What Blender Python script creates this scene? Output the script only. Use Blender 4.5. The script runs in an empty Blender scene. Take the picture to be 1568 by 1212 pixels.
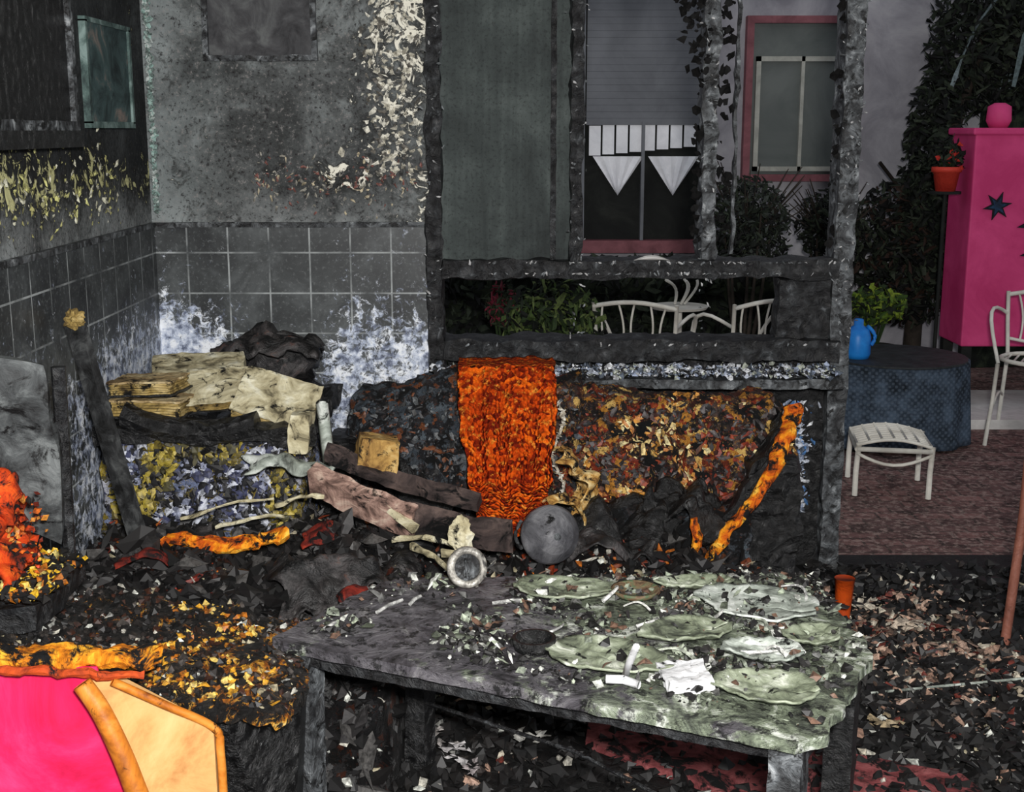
import bpy, math, random
from mathutils import Vector, Matrix, noise
R = random.Random(11)
def c(r, g, b):
    f = lambda v: (v/255/12.92 if v/255 <= 0.04045 else ((v/255+0.055)/1.055)**2.4)
    return (f(r), f(g), f(b), 1.0)
# ---------------------------------------------------------------- node helper
class N:
    def __init__(s, name, rough=0.8, spec=0.3, metal=0.0):
        s.m = bpy.data.materials.new(name); s.m.use_nodes = True
        s.nt = s.m.node_tree; s.b = s.nt.nodes['Principled BSDF']
        s.b.inputs['Roughness'].default_value = rough
        s.b.inputs['Metallic'].default_value = metal
        s.b.inputs['Specular IOR Level'].default_value = spec
        s.tc = s.nt.nodes.new('ShaderNodeTexCoord')
        s.obj = s.tc.outputs['Object']
    def put(s, sock, v):
        if isinstance(v, bpy.types.NodeSocket): s.nt.links.new(v, sock)
        elif v is not None: sock.default_value = v
    def math(s, op, a, b=None, clamp=False):
        n = s.nt.nodes.new('ShaderNodeMath'); n.operation = op; n.use_clamp = clamp
        s.put(n.inputs[0], a); s.put(n.inputs[1], b); return n.outputs[0]
    def mix(s, f, a, b):
        n = s.nt.nodes.new('ShaderNodeMix'); n.data_type = 'RGBA'
        s.put(n.inputs[0], f); s.put(n.inputs[6], a); s.put(n.inputs[7], b); return n.outputs[2]
    def noise(s, scale, detail=6, rough=0.6, dist=0.0, vec=None):
        n = s.nt.nodes.new('ShaderNodeTexNoise')
        n.inputs['Scale'].default_value = scale; n.inputs['Detail'].default_value = detail
        n.inputs['Roughness'].default_value = rough; n.inputs['Distortion'].default_value = dist
        s.put(n.inputs['Vector'], vec or s.obj); return n.outputs[0]
    def mr(s, v, a, b, lo=0.0, hi=1.0):
        n = s.nt.nodes.new('ShaderNodeMapRange'); n.clamp = True
        s.put(n.inputs[0], v)
        for i, x in enumerate((a, b, lo, hi)): n.inputs[i+1].default_value = x
        return n.outputs[0]
    def ramp(s, f, cols, const=False):
        n = s.nt.nodes.new('ShaderNodeValToRGB'); r = n.color_ramp
        if const: r.interpolation = 'CONSTANT'
        k = len(cols)
        cols = [((i/k if const else i/(k-1)), cc) for i, cc in enumerate(cols)]
        r.elements[0].position = cols[0][0]; r.elements[0].color = cols[0][1]
        r.elements[1].position = cols[-1][0]; r.elements[1].color = cols[-1][1]
        for p, cc in cols[1:-1]:
            e = r.elements.new(p); e.color = cc
        s.put(n.inputs[0], f); return n.outputs[0]
    def vor(s, scale, vec=None, rnd=1.0):
        n = s.nt.nodes.new('ShaderNodeTexVoronoi'); n.inputs['Scale'].default_value = scale
        s.put(n.inputs['Vector'], vec or s.obj); n.inputs['Randomness'].default_value = rnd
        sp = s.nt.nodes.new('ShaderNodeSeparateColor'); s.nt.links.new(n.outputs['Color'], sp.inputs[0])
        return sp.outputs[0], n.outputs['Distance']
    def xyz(s, vec=None):
        n = s.nt.nodes.new('ShaderNodeSeparateXYZ'); s.put(n.inputs[0], vec or s.obj); return n.outputs
    def comb(s, x, y, z=0.0):
        n = s.nt.nodes.new('ShaderNodeCombineXYZ')
        s.put(n.inputs[0], x); s.put(n.inputs[1], y); s.put(n.inputs[2], z); return n.outputs[0]
    def off(s, d):
        a = s.nt.nodes.new('ShaderNodeVectorMath'); a.operation = 'ADD'; s.put(a.inputs[0], s.obj); a.inputs[1].default_value = (d, d*.7, -d); return a.outputs[0]
    def warp(s, scale, amt):
        w = s.nt.nodes.new('ShaderNodeTexNoise'); w.inputs['Scale'].default_value = scale; w.inputs['Detail'].default_value = 5; w.inputs['Roughness'].default_value = .7
        s.put(w.inputs['Vector'], s.obj)
        a = s.nt.nodes.new('ShaderNodeVectorMath'); a.operation = 'SCALE'; s.put(a.inputs[0], w.outputs['Color']); a.inputs['Scale'].default_value = amt
        b = s.nt.nodes.new('ShaderNodeVectorMath'); b.operation = 'ADD'; s.put(b.inputs[0], s.obj); s.put(b.inputs[1], a.outputs[0]); return b.outputs[0]
    def bump(s, h, st=0.5, d=0.02):
        n = s.nt.nodes.new('ShaderNodeBump'); n.inputs['Strength'].default_value = st
        n.inputs['Distance'].default_value = d; s.put(n.inputs['Height'], h)
        s.nt.links.new(n.outputs[0], s.b.inputs['Normal'])
    def out(s, col): s.put(s.b.inputs['Base Color'], col); return s.m

def mottle(name, cols, scale=8, rough=0.8, char=0.0, cscale=5, ccol=(8, 8, 9), bump=0.5, dist=0.6, spec=0.3, metal=0, lo=.34, hi=.66):
    n = N(name, rough, spec, metal)
    f = n.noise(scale, 7, 0.65, dist)
    k = n.ramp(n.mr(f, lo, hi), [c(*x) for x in cols])
    if char > 0:
        g = n.noise(cscale, 7, 0.72, 0.8, n.off(7.3))
        th = 0.36 + char*0.28
        k = n.mix(n.mr(g, th-0.03, th+0.04, 1, 0), k, c(*ccol))
    n.bump(f, bump, 0.02)
    return n.out(k)

def patchcol(n, cols, scale, wamt=.1):
    v, d = n.vor(scale, n.warp(scale*.8, wamt))
    k = n.ramp(v, [c(*x) for x in cols], True)
    s = n.noise(scale*2.2, 4, .7, .3, n.off(3))
    return n.mix(n.mr(s, .5, .64, 0, .8), n.mix(n.mr(s, .36, .46, .7, 0), k, c(12, 11, 11)), n.ramp(n.mr(n.noise(scale, 3), .35, .65), [c(*x) for x in cols[::-1]]))
def patches(name, cols, scale=14, char=0.5, cscale=6, rough=0.85, wamt=.1, cool=None):
    n = N(name, rough)
    k = patchcol(n, cols, scale, wamt)
    if cool:
        x = n.xyz()[0]; k = n.mix(n.mr(x, cool[0], cool[1], 1, 0), k, patchcol(n, cool[2], scale, wamt))
    g = n.noise(cscale, 8, 0.75, 0.5)
    th = 0.36 + char*0.28
    k = n.mix(n.mr(g, th-0.03, th+0.03, 1, 0), k, c(12, 12, 13))
    n.bump(g, 1, 0.04)
    return n.out(k)

def vcol(name, rough=0.55, spec=0.45, soot=.7):
    n = N(name, rough, spec)
    a = n.nt.nodes.new('ShaderNodeVertexColor'); a.layer_name = 'Col'
    f = n.noise(60, 5, .7)
    k = n.mix(n.mr(f, .42, .6, 0, soot), a.outputs[0], c(25, 24, 24))
    return n.out(k)
# ---------------------------------------------------------------- mesh builder
class MB:
    def __init__(s): s.v = []; s.f = []; s.mi = []; s.col = []; s.T = Matrix.Identity(4); s.c = (.5, .5, .5, 1); s.seed = 0
    def _a(s, vs, fs, mi=0):
        o = len(s.v)
        s.v += [tuple(s.T @ Vector(p)) for p in vs]; s.col += [s.c]*len(vs)
        s.f += [tuple(i+o for i in q) for q in fs]; s.mi += [mi]*len(fs)
    def box(s, x0, x1, y0, y1, z0, z1, mi=0, cell=None, jit=0, fr=9):
        L = (x1-x0, y1-y0, z1-z0); n = [1, 1, 1] if not cell else [max(1, min(70, round(l/cell))) for l in L]
        idx = {}; vs = []; fs = []
        def V(i, j, k):
            if (i, j, k) not in idx:
                p = Vector((x0+L[0]*i/n[0], y0+L[1]*j/n[1], z0+L[2]*k/n[2]))
                if jit: p += noise.noise_vector(p*fr+Vector((s.seed, 0, 0)))*jit + noise.noise_vector(p*fr*3.1)*jit*.6
                idx[(i, j, k)] = len(vs); vs.append(p)
            return idx[(i, j, k)]
        for i in range(n[0]):
            for j in range(n[1]):
                fs.append((V(i, j, 0), V(i, j+1, 0), V(i+1, j+1, 0), V(i+1, j, 0)))
                fs.append((V(i, j, n[2]), V(i+1, j, n[2]), V(i+1, j+1, n[2]), V(i, j+1, n[2])))
        for i in range(n[0]):
            for k in range(n[2]):
                fs.append((V(i, 0, k), V(i+1, 0, k), V(i+1, 0, k+1), V(i, 0, k+1)))
                fs.append((V(i, n[1], k), V(i, n[1], k+1), V(i+1, n[1], k+1), V(i+1, n[1], k)))
        for j in range(n[1]):
            for k in range(n[2]):
                fs.append((V(0, j, k), V(0, j, k+1), V(0, j+1, k+1), V(0, j+1, k)))
                fs.append((V(n[0], j, k), V(n[0], j+1, k), V(n[0], j+1, k+1), V(n[0], j, k+1)))
        s._a(vs, fs, mi)
    def tube(s, pts, r, mi=0, seg=8, r2=None, jit=0, flat=1.0):
        pts = [Vector(p) for p in pts]; r2 = r if r2 is None else r2; vs = []; fs = []
        up = Vector((0, 0, 1))
        for i, p in enumerate(pts):
            d = (pts[min(i+1, len(pts)-1)]-pts[max(i-1, 0)]).normalized()
            a = d.cross(up if abs(d.z) < .95 else Vector((0, 1, 0))).normalized(); b = a.cross(d)
            rr = r+(r2-r)*i/(len(pts)-1)
            for k in range(seg):
                t = 2*math.pi*k/seg; q = p+a*math.cos(t)*rr+b*math.sin(t)*rr*flat
                if jit: q += noise.noise_vector(q*15)*jit+noise.noise_vector(q*50)*jit*.5
                vs.append(q)
        for i in range(len(pts)-1):
            for k in range(seg):
                k2 = (k+1) % seg
                fs.append((i*seg+k, i*seg+k2, (i+1)*seg+k2, (i+1)*seg+k))
        fs.append(tuple(range(seg))); fs.append(tuple(reversed(range(len(vs)-seg, len(vs)))))
        s._a(vs, fs, mi)
    def grid(s, fn, nu, nv, mi=0):
        vs = [fn(i/nu, j/nv) for i in range(nu+1) for j in range(nv+1)]
        fs = [(i*(nv+1)+j, (i+1)*(nv+1)+j, (i+1)*(nv+1)+j+1, i*(nv+1)+j+1) for i in range(nu) for j in range(nv)]
        s._a(vs, fs, mi)
    def lathe(s, prof, loc, rot=None, seg=28, mi=0):
        M = Matrix.Translation(loc) @ (rot or Matrix.Identity(4)); vs = []; fs = []
        for r, z in prof:
            for k in range(seg):
                t = 2*math.pi*k/seg; vs.append(M @ Vector((r*math.cos(t), r*math.sin(t), z)))
        for i in range(len(prof)-1):
            for k in range(seg):
                k2 = (k+1) % seg; fs.append((i*seg+k, i*seg+k2, (i+1)*seg+k2, (i+1)*seg+k))
        s._a(vs, fs, mi)
    def blob(s, cen, rad, jit=.1, mi=0, nu=18, nv=12, fr=3):
        cen = Vector(cen)
        def fn(u, v):
            t = 2*math.pi*u; p = math.pi*v
            d = Vector((math.sin(p)*math.cos(t), math.sin(p)*math.sin(t), math.cos(p)))
            k = 1+jit*noise.noise(d*fr*.6+cen*5)+jit*.6*noise.noise(d*fr*2+cen*9)+jit*.3*noise.noise(d*fr*5+cen*9)
            return cen+Vector((d.x*rad[0], d.y*rad[1], d.z*rad[2]))*k
        s.grid(fn, nu, nv, mi)
    def prism(s, poly, ext, mi=0):
        n = len(poly); e = Vector(ext); P = [Vector(p) for p in poly]
        vs = P+[p+e for p in P]
        fs = [tuple(range(n)), tuple(reversed(range(n, 2*n)))]+[(i, (i+1) % n, (i+1) % n+n, i+n) for i in range(n)]
        s._a(vs, fs, mi)
    def shard(s, p, size, col, tilt=.5, asp=1.0, mi=0, nrm=None, fold=.25):
        p = Vector(p); n = Vector((R.uniform(-tilt, tilt), R.uniform(-tilt, tilt), 1)).normalized() if nrm is None else \
            (Vector(nrm)+Vector([R.uniform(-tilt, tilt) for _ in range(3)])).normalized()
        a = n.orthogonal().normalized(); a = Matrix.Rotation(R.uniform(0, 6.28), 3, n) @ a; b = n.cross(a)
        k = R.randint(4, 7); vs = [p+n*size*fold]
        for i in range(k):
            t = 2*math.pi*(i+R.uniform(-.35, .35))/k; rr = size*R.uniform(.35, 1.1)
            vs.append(p+a*math.cos(t)*rr*asp+b*math.sin(t)*rr/asp+n*size*R.uniform(-.25, .25))
        s.c = col; s._a(vs, [(0, 1+i, 1+(i+1) % k) for i in range(k)], mi)
    def lump(s, p, size, col, asp=1.0):
        p = Vector(p); q = Matrix.Rotation(R.uniform(0, 6.28), 3, Vector((R.gauss(0, 1), R.gauss(0, 1), R.gauss(0, 1)+.01)).normalized())
        vs = [p+q @ Vector((x*size*R.uniform(.5, 1.1)*asp, y*size*R.uniform(.5, 1.1), z*size*R.uniform(.4, .9))) for x, y, z in
              ((1, 0, 0), (.3, .9, .1), (-.8, .5, 0), (-.7, -.6, 0), (.4, -.9, 0), (0, 0, 1), (0, 0, -1))]
        s.c = col; s._a(vs, [(i, (i+1) % 5, 5) for i in range(5)]+[((i+1) % 5, i, 6) for i in range(5)])
    def build(s, name, mats, parent=None, smooth=False, solid=0, bevel=0):
        me = bpy.data.meshes.new(name); me.from_pydata(s.v, [], s.f)
        ca = me.color_attributes.new(name='Col', type='FLOAT_COLOR', domain='POINT')
        ca.data.foreach_set('color', [x for q in s.col for x in q])
        for m in (mats if isinstance(mats, (list, tuple)) else [mats]): me.materials.append(m)
        me.polygons.foreach_set('material_index', s.mi)
        me.polygons.foreach_set('use_smooth', [smooth]*len(s.f)); me.update()
        o = bpy.data.objects.new(name, me); bpy.context.scene.collection.objects.link(o)
        if solid:
            m = o.modifiers.new('S', 'SOLIDIFY'); m.thickness = solid; m.offset = 0
        if bevel:
            m = o.modifiers.new('B', 'BEVEL'); m.width = bevel; m.segments = 2
        if parent: o.parent = parent
        return o
def empty(name, loc=(0, 0, 0)):
    e = bpy.data.objects.new(name, None); bpy.context.scene.collection.objects.link(e); return e
def arc(p0, p1, bulge, n=8):
    p0, p1, b = Vector(p0), Vector(p1), Vector(bulge)
    return [p0.lerp(p1, i/n)+b*math.sin(math.pi*i/n) for i in range(n+1)]
def smooth_path(P, n=6):
    P = [Vector(p) for p in P]; out = []
    for i in range(len(P)-1):
        p0, p1, p2, p3 = P[max(i-1, 0)], P[i], P[i+1], P[min(i+2, len(P)-1)]
        for j in range(n):
            t = j/n; out.append(.5*((2*p1)+(p2-p0)*t+(2*p0-5*p1+4*p2-p3)*t*t+(3*p1-p0-3*p2+p3)*t**3))
    return out+[P[-1]]
def pick(pal): return c(*R.choice(pal))
def crumple(b, cen, L, W, rz, tilt=0, amp=.04, mi=0, n=22):
    M = Matrix.Translation(cen) @ Matrix.Rotation(rz, 4, 'Z') @ Matrix.Rotation(tilt, 4, 'Y'); sd = Vector(cen)*13
    def fn(u, v):
        e = 1+.25*noise.noise(Vector((u*4, v*4, 0))+sd)
        p = Vector(((u-.5)*L*e, (v-.5)*W*e, 0))
        p.z = amp*(noise.noise(p*9+sd)*1.3+noise.noise(p*24+sd)*.6-(abs(u-.5)**3+abs(v-.5)**3)*5)
        return M @ p
    b.grid(fn, n, n, mi)

# ---------------------------------------------------------------- room shell
def sooted_wall(name, axis):
    n = N(name, .9, .1); x, y, z = n.xyz(); h = x if axis == 'x' else y
    f = n.noise(2.6, 9, .7, .5)
    k = n.ramp(n.mr(f, .34, .66), [c(38, 39, 40), c(66, 68, 68), c(94, 97, 97), c(140, 146, 146)])
    edge = n.noise(7, 8, .7, .6, n.off(4))
    haze = n.math('MULTIPLY', n.mr(z, 1.3, 1.45, 1, 0), n.mr(edge, .35, .62, 0, .85))
    k = n.mix(haze, k, c(152, 156, 156))
    if axis == 'x':
        k = n.mix(n.math('MULTIPLY', n.mr(x, -1.3, -1.0, 1, 0), n.mr(edge, .35, .62, .1, .7)), k, c(150, 158, 158))
    sp = n.noise(75, 5, .7); k = n.mix(n.mr(sp, .55, .65, 0, .8), k, c(34, 28, 30)); k = n.mix(n.mr(sp, .34, .43, .65, 0), k, c(146, 142, 140))
    fl = n.noise(15, 8, .68, 1.2)
    if axis == 'x':
        m1 = n.math('MULTIPLY', n.mr(x, -.64, -.45), n.mr(z, 1.45, 1.8, .4, 1.0))
        m2 = n.math('MULTIPLY', n.mr(x, -1.0, -.6), n.math('MULTIPLY', n.mr(z, 1.38, 1.46), n.mr(z, 1.5, 1.6, 1, 0)))
        m = n.math('MAXIMUM', m1, n.math('MULTIPLY', m2, .9))
        w = (242, 238, 222)
    else:
        m = n.math('MULTIPLY', n.mr(z, 1.35, 1.46), n.mr(z, 1.52, 1.64, 1, 0)); m = n.math('MULTIPLY', m, .76); w = (205, 202, 150)
        k = n.mix(n.math('MULTIPLY', n.mr(z, 1.46, 1.54), .75), k, c(34, 36, 38))
    big = n.math('MULTIPLY', n.noise(4.5, 3, .5, .3, n.off(9)), .3)
    th = n.math('ADD', n.math('ADD', fl, n.math('MULTIPLY', m, .18)), big)
    dk = n.mr(th, .72, .8); k = n.mix(n.math('MULTIPLY', dk, .6), k, c(36, 35, 33))
    k = n.mix(n.mr(th, .84, .87), k, c(*w))
    n.bump(th, .5, .03)
    return n.out(k)
def tiled(name, axis):
    n = N(name, .45, .35); x, y, z = n.xyz(); h = n.math('ADD', x if axis == 'x' else y, 19.945)
    b = n.nt.nodes.new('ShaderNodeTexBrick'); b.offset = 0
    n.put(b.inputs['Vector'], n.comb(h, n.math('ADD', z, 3.443)))
    b.inputs['Scale'].default_value = 1; b.inputs['Brick Width'].default_value = .15; b.inputs['Row Height'].default_value = .15
    b.inputs['Mortar Size'].default_value = .0035; b.inputs['Mortar Smooth'].default_value = .3
    f = n.noise(5, 8, .68, .5)
    t = n.ramp(n.mr(f, .33, .67), [c(32, 34, 36), c(54, 57, 58), c(84, 88, 89)])
    t = n.mix(n.mr(n.noise(70, 4, .7), .55, .66, 0, .4), t, c(120, 124, 124))
    k = n.mix(b.outputs['Fac'], t, n.ramp(n.mr(n.noise(7), .35, .65), [c(60, 64, 66), c(126, 130, 130), c(170, 175, 175)]))
    m = n.mr(z, .86, 1.10, 1, 0)
    if axis == 'x':
        corner = n.mr(x, -1.3, -1.05, .5, 0)
        mm = n.math('ADD', m, n.math('MULTIPLY', corner, n.mr(z, 1.0, 1.25, 1, 0)))
        mm = n.math('SUBTRACT', mm, n.math('MULTIPLY', n.mr(x, -1.05, -.95), n.mr(x, -.75, -.65, .5, 0)))
    else:
        mm = n.math('MULTIPLY', m, n.mr(y, 3.5, 4.1, .35, 1.1))
    a = n.math('ADD', n.noise(30, 8, .8, .6), n.math('MULTIPLY', mm, .18))
    a = n.math('ADD', a, n.math('MULTIPLY', n.noise(4, 3), .25))
    ash = n.ramp(n.mr(n.noise(22, 6, .7), .38, .60), [c(92, 100, 122), c(186, 196, 216), c(242, 246, 252)])
    k = n.mix(n.mr(a, .735, .81), k, ash)
    n.bump(b.outputs['Fac'], -.4, .01)
    return n.out(k)
m_wx, m_wy = sooted_wall('sooty_plaster_back', 'x'), sooted_wall('sooty_plaster_left', 'y')
m_tx, m_ty = tiled('sooty_tiles_back', 'x'), tiled('sooty_tiles_left', 'y')
m_char = mottle('charred_wood', [(8, 8, 9), (24, 24, 26), (48, 50, 52), (110, 114, 118)], 24, .42, lo=.36, hi=.74, spec=.5, bump=1)
m_charlt = mottle('ashy_charred_wood', [(26, 26, 28), (62, 64, 66), (104, 108, 111), (176, 180, 182)], 20, .5, char=.28, cscale=20, lo=.36, hi=.7, spec=.5, bump=1)
m_black = mottle('soot_black', [(6, 6, 7), (12, 12, 13), (24, 25, 26), (72, 74, 76)], 30, .35, lo=.38, hi=.78, spec=.7, bump=1)
m_chip = vcol('fragments')

b = MB(); b.box(-1.47, -.30, 4.712, 4.9, 0, 2.7); b.box(-.30, 4.2, 4.72, 4.9, 2.36, 2.7); b.build('wall_back', m_wx)
b = MB(); b.box(-1.47, -1.322, -.5, 4.712, 0, 2.7); b.build('wall_left', m_wy)
b = MB(); b.box(-1.31, -.30, 4.70, 4.712, 0, 1.30); b.box(-1.31, -.30, 4.694, 4.712, 1.30, 1.318, 1, .05, .003); b.build('trim_1', [m_tx, m_charlt])
b = MB(); b.box(-1.322, -1.31, -.5, 4.70, 0, 1.30); b.box(-1.322, -1.304, -.5, 4.694, 1.30, 1.318, 1); b.build('trim_2', [m_ty, m_charlt])
b = MB(); b.box(-1.47, 4.2, -.5, 4.9, 2.7, 2.8); b.build('ceiling', m_wx)
m_floor = mottle('debris_floor', [(6, 6, 6), (13, 12, 12), (26, 23, 22), (95, 88, 82)], 20, .6, lo=.38, hi=.76, bump=1, spec=.4)
b = MB(); b.box(-1.47, 4.2, -.5, 4.82, -.1, 0); b.build('floor', m_floor)
n = N('patio_brick', .75); x, y, z = n.xyz()
br = n.nt.nodes.new('ShaderNodeTexBrick'); n.put(br.inputs['Vector'], n.comb(x, y)); br.inputs['Scale'].default_value = 1
br.inputs['Brick Width'].default_value = .16; br.inputs['Row Height'].default_value = .09; br.inputs['Mortar Size'].default_value = .006
br.inputs['Color1'].default_value = c(132, 96, 92); br.inputs['Color2'].default_value = c(92, 68, 66); br.inputs['Mortar'].default_value = c(76, 62, 58)
g = n.noise(9, 8, .75); k = n.mix(n.mr(g, .40, .54, .85, 0), br.outputs[0], c(40, 28, 26)); k = n.mix(n.mr(n.noise(34, 6, .7), .5, .6, 0, .8), k, c(156, 134, 126))
m_patio = n.out(k)
b = MB(); b.box(-3, 7, 4.82, 9.2, -.12, -.005); b.build('ground_patio', m_patio)
m_render = mottle('pale_render', [(132, 130, 136), (154, 152, 157), (172, 170, 173)], 3, .9, bump=.1)
m_dark = mottle('dark_recess', [(12, 14, 13), (22, 24, 22), (36, 38, 34)], 4, .8)
b = MB(); b.box(-3, 3.05, 8.5, 8.7, 0, 4.2); b.build('wall_outside', m_render)
m_hedge = mottle('far_foliage_wall', [(8, 10, 8), (20, 26, 18), (50, 58, 42)], 7, .9)
b = MB(); b.box(3.05, 7, 8.9, 9.1, 0, 4.2, cell=.2, jit=.06); b.build('hedge_outside', m_hedge)

# opposite window, and a glass reflection built as a second one
m_pinkf = mottle('pink_painted_frame', [(104, 60, 66), (136, 84, 90)], 8, .7, bump=.1)
m_white = mottle('white_paint', [(196, 194, 190), (226, 224, 220)], 8, .6, bump=.05)
m_casm = mottle('greyed_casement', [(140, 140, 132), (172, 172, 162)], 8, .6, bump=.05)
m_pane = mottle('dull_pane', [(72, 78, 76), (98, 103, 100)], 2, .5, bump=0)
m_blind = mottle('grey_blind', [(98, 100, 104), (116, 118, 122)], 3, .8, bump=.05)
w = empty('window_1')
b = MB()
X0, X1, Z0, Z1 = 1.50, 2.22, 1.32, 2.36
for a in ((X0, X1, Z1-.045, Z1), (X0, X1, Z0, Z0+.045), (X0, X0+.045, Z0+.045, Z1-.045), (X1-.045, X1, Z0+.045, Z1-.045)): b.box(a[0], a[1], 8.42, 8.5, a[2], a[3])
b.build('outer_frame', m_pinkf, w)
b = MB()
for a in ((1.57, 2.15, 2.08, 2.11), (1.57, 2.15, 1.385, 1.415), (1.57, 1.60, 1.385, 2.11), (2.12, 2.15, 1.385, 2.11), (1.86, 1.882, 1.385, 2.11)): b.box(a[0], a[1], 8.44, 8.5, a[2], a[3])
b.build('casement', m_casm, w)
b = MB(); b.box(1.545, 2.175, 8.47, 8.505, 1.365, 2.32); b.build('pane', m_pane, w)
w = empty('reflected_window')  # reflection in the partition glass, modelled as a solid window outside
b = MB(); b.box(.42, 1.28, 8.36, 8.5, .86, .94); b.build('sill', m_pinkf, w)
b = MB(); b.box(.45, 1.25, 8.47, 8.505, .94, 2.6); b.build('dark_pane', m_dark, w)
b = MB()
for i in range(22): b.box(.48, 1.22, 8.42, 8.455, 1.68+i*.042, 1.68+i*.042+.041)
b.build('roller_blind', m_blind, w)
b = MB()
for i in range(8): b.box(.50+i*.088, .50+i*.088+.075, 8.43, 8.45, 1.485+.008*i, 1.675+.006*i)
for cx in (.69, 1.05):
    b.grid(lambda u, v: Vector((cx+(u-.5)*.33*(1-v), 8.43+.012*math.sin(u*25), 1.48-v*.25)), 16, 8)
b.build('cafe_curtain', mottle('white_curtain', [(225, 225, 228), (250, 250, 252)], 8, .8, bump=.05), w)
b = MB()
for a in ((.42, .47, .94, 2.6), (1.23, 1.28, .94, 2.6), (.84, .86, .94, 1.7)): b.box(a[0], a[1], 8.40, 8.5, a[2], a[3])
b.build('frame', m_blind, w)

# ---------------------------------------------------------------- burnt glazed partition (window_3)
w = empty('window_3')
b = MB()
def fr(x0, x1, z0, z1, y0=4.66, y1=4.78, mi=0, jit=.014): b.seed += 3; b.box(x0, x1, y0, y1, z0, z1, mi, .028, jit, 12)
fr(-.31, -.255, 0, 2.36); fr(.21, .255, 1.19, 2.36, 4.64)
fr(.685, .735, 1.19, 2.36, 4.65, 4.78, 1); fr(1.175, 1.245, 0, 2.36, 4.64, 4.78, 1, .007)
fr(-.25, 1.2, 1.12, 1.185, 4.62); fr(-.25, 1.2, .82, .895, 4.60); fr(.18, 1.2, 2.25, 2.36)
fr(.98, 1.17, .88, 1.12)
fr(.80, .812, 1.2, 2.3, 4.68, 4.71, 1, .01)
fr(.14, .16, 1.18, 2.3, 4.685, 4.70, 0, .003)
b.build('charred_frame', [m_char, m_charlt], w)
n = N('smoked_glass', .7, .1); f = n.noise(2.5, 8, .65, .3)
xx, yy, zz = n.xyz(); st = n.noise(1.0, 6, .6, 0, n.comb(n.math('MULTIPLY', xx, 22), 0.0, n.math('MULTIPLY', zz, 1.2)))
k = n.ramp(n.mr(n.math('ADD', n.math('MULTIPLY', f, .7), n.math('MULTIPLY', st, .3)), .38, .62), [c(46, 50, 50), c(64, 70, 69), c(86, 93, 91)])
k = n.mix(n.mr(n.noise(80, 4, .7), .52, .64, 0, .6), k, c(38, 40, 40))
m_sg = n.out(k)
b = MB(); b.box(-.26, .215, 4.70, 4.715, 1.18, 2.36); b.build('smoked_pane', m_sg, w)
b = MB(); b.box(-.24, 1.18, 4.70, 4.76, 0, .84, 0, .08, .01); b.build('lower_panel', m_black, w)
b = MB()
for i in range(420):
    e = R.random()
    if e < .35: p = (R.uniform(.25, .68), 4.66, 2.24-abs(R.gauss(0, .05)))
    elif e < .65: p = (R.choice((.67, .75, .77))+R.gauss(0, .010), 4.66, R.uniform(1.25, 2.3))
    elif e < .8: p = (R.uniform(.60, .70), 4.65, R.uniform(1.85, 2.2))
    elif e < .9: p = (R.uniform(.74, 1.2), 4.67, 2.24-abs(R.gauss(0, .025)))
    else: p = (1.17+R.gauss(0, .01), 4.66, R.uniform(1.2, 2.2))
    b.shard(p, R.uniform(.008, .026), c(*[R.choice((10, 16, 30))]*3), .4, 1, 0, (0, -1, 0))
b.build('charred_remnants', vcol('matt_char', .9, .1), w)
b = MB()
for i in range(450):
    xx = R.choice((-.30, -.27, .22, .25, .69, .72, 1.18, 1.21, 1.24, 1.24, 1.2)); p = (xx+R.gauss(0, .012), 4.628, R.uniform(.9, 2.2))
    if R.random() < .3: p = (R.uniform(-.2, 1.2), 4.60, R.choice((1.14, 1.18, .88)))
    b.shard(p, R.uniform(.003, .009), pick([(130, 135, 138), (85, 88, 90), (190, 190, 190)]), .3, 1.6, 0, (0, -1, 0))
b.build('flaking_paint', m_chip, w)
b = MB(); b.box(-.28, 1.2, 4.52, 4.66, .73, .765, 0, .04, .008); b.build('sill', m_charlt, w)
b = MB(); b.grid(lambda u, v: Vector((.44+.13*u, 4.615-.02*math.sin(v*3.1), 1.188+.018*math.sin(u*3.14)*(1-v))), 10, 4); b.build('melted_glazing', m_white, w)

# left wall windows
w = empty('window_4')
b = MB()
for a in ((3.1, 3.14, 1.665, 2.4), (3.86, 3.89, 1.665, 2.4), (3.1, 3.89, 1.645, 1.675), (3.1, 3.89, 2.36, 2.4)): b.box(-1.33, -1.29, a[0], a[1], a[2], a[3], 0, .05, .003)
b.build('frame', m_charlt, w)
b = MB(); b.box(-1.325, -1.305, 3.14, 3.86, 1.67, 2.36); b.box(-1.33, -1.27, 3.14, 3.86, 1.60, 1.648); b.build('sooty_pane', m_black, w)
w = empty('window_5')
m_mint = mottle('mint_frame', [(44, 56, 56), (84, 104, 100), (130, 150, 146)], 14, .7)
b = MB()
for a in ((4.03, 4.05, 1.67, 1.98), (4.48, 4.50, 1.67, 1.98), (4.03, 4.50, 1.655, 1.675), (4.03, 4.50, 1.975, 1.99)): b.box(-1.33, -1.30, a[0], a[1], a[2], a[3])
b.build('frame', m_mint, w)
b = MB(); b.box(-1.325, -1.308, 4.05, 4.48, 1.67, 1.98); b.build('pane', mottle('murky_pane_pink_light', [(30, 40, 42), (70, 90, 90), (150, 130, 120)], 7, .6, lo=.36, hi=.72), w)  # pinkish ramp stop paints reflected light into the murky pane
w = empty('picture_frame')
b = MB()
for a in ((-1.10, -1.08, 1.90, 2.5), (-.715, -.695, 1.90, 2.5), (-1.10, -.695, 1.89, 1.91), (-1.1, -.695, 2.48, 2.5)): b.box(a[0], a[1], 4.69, 4.712, a[2], a[3], 0, .04, .003)
b.build('frame', m_charlt, w)
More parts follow.
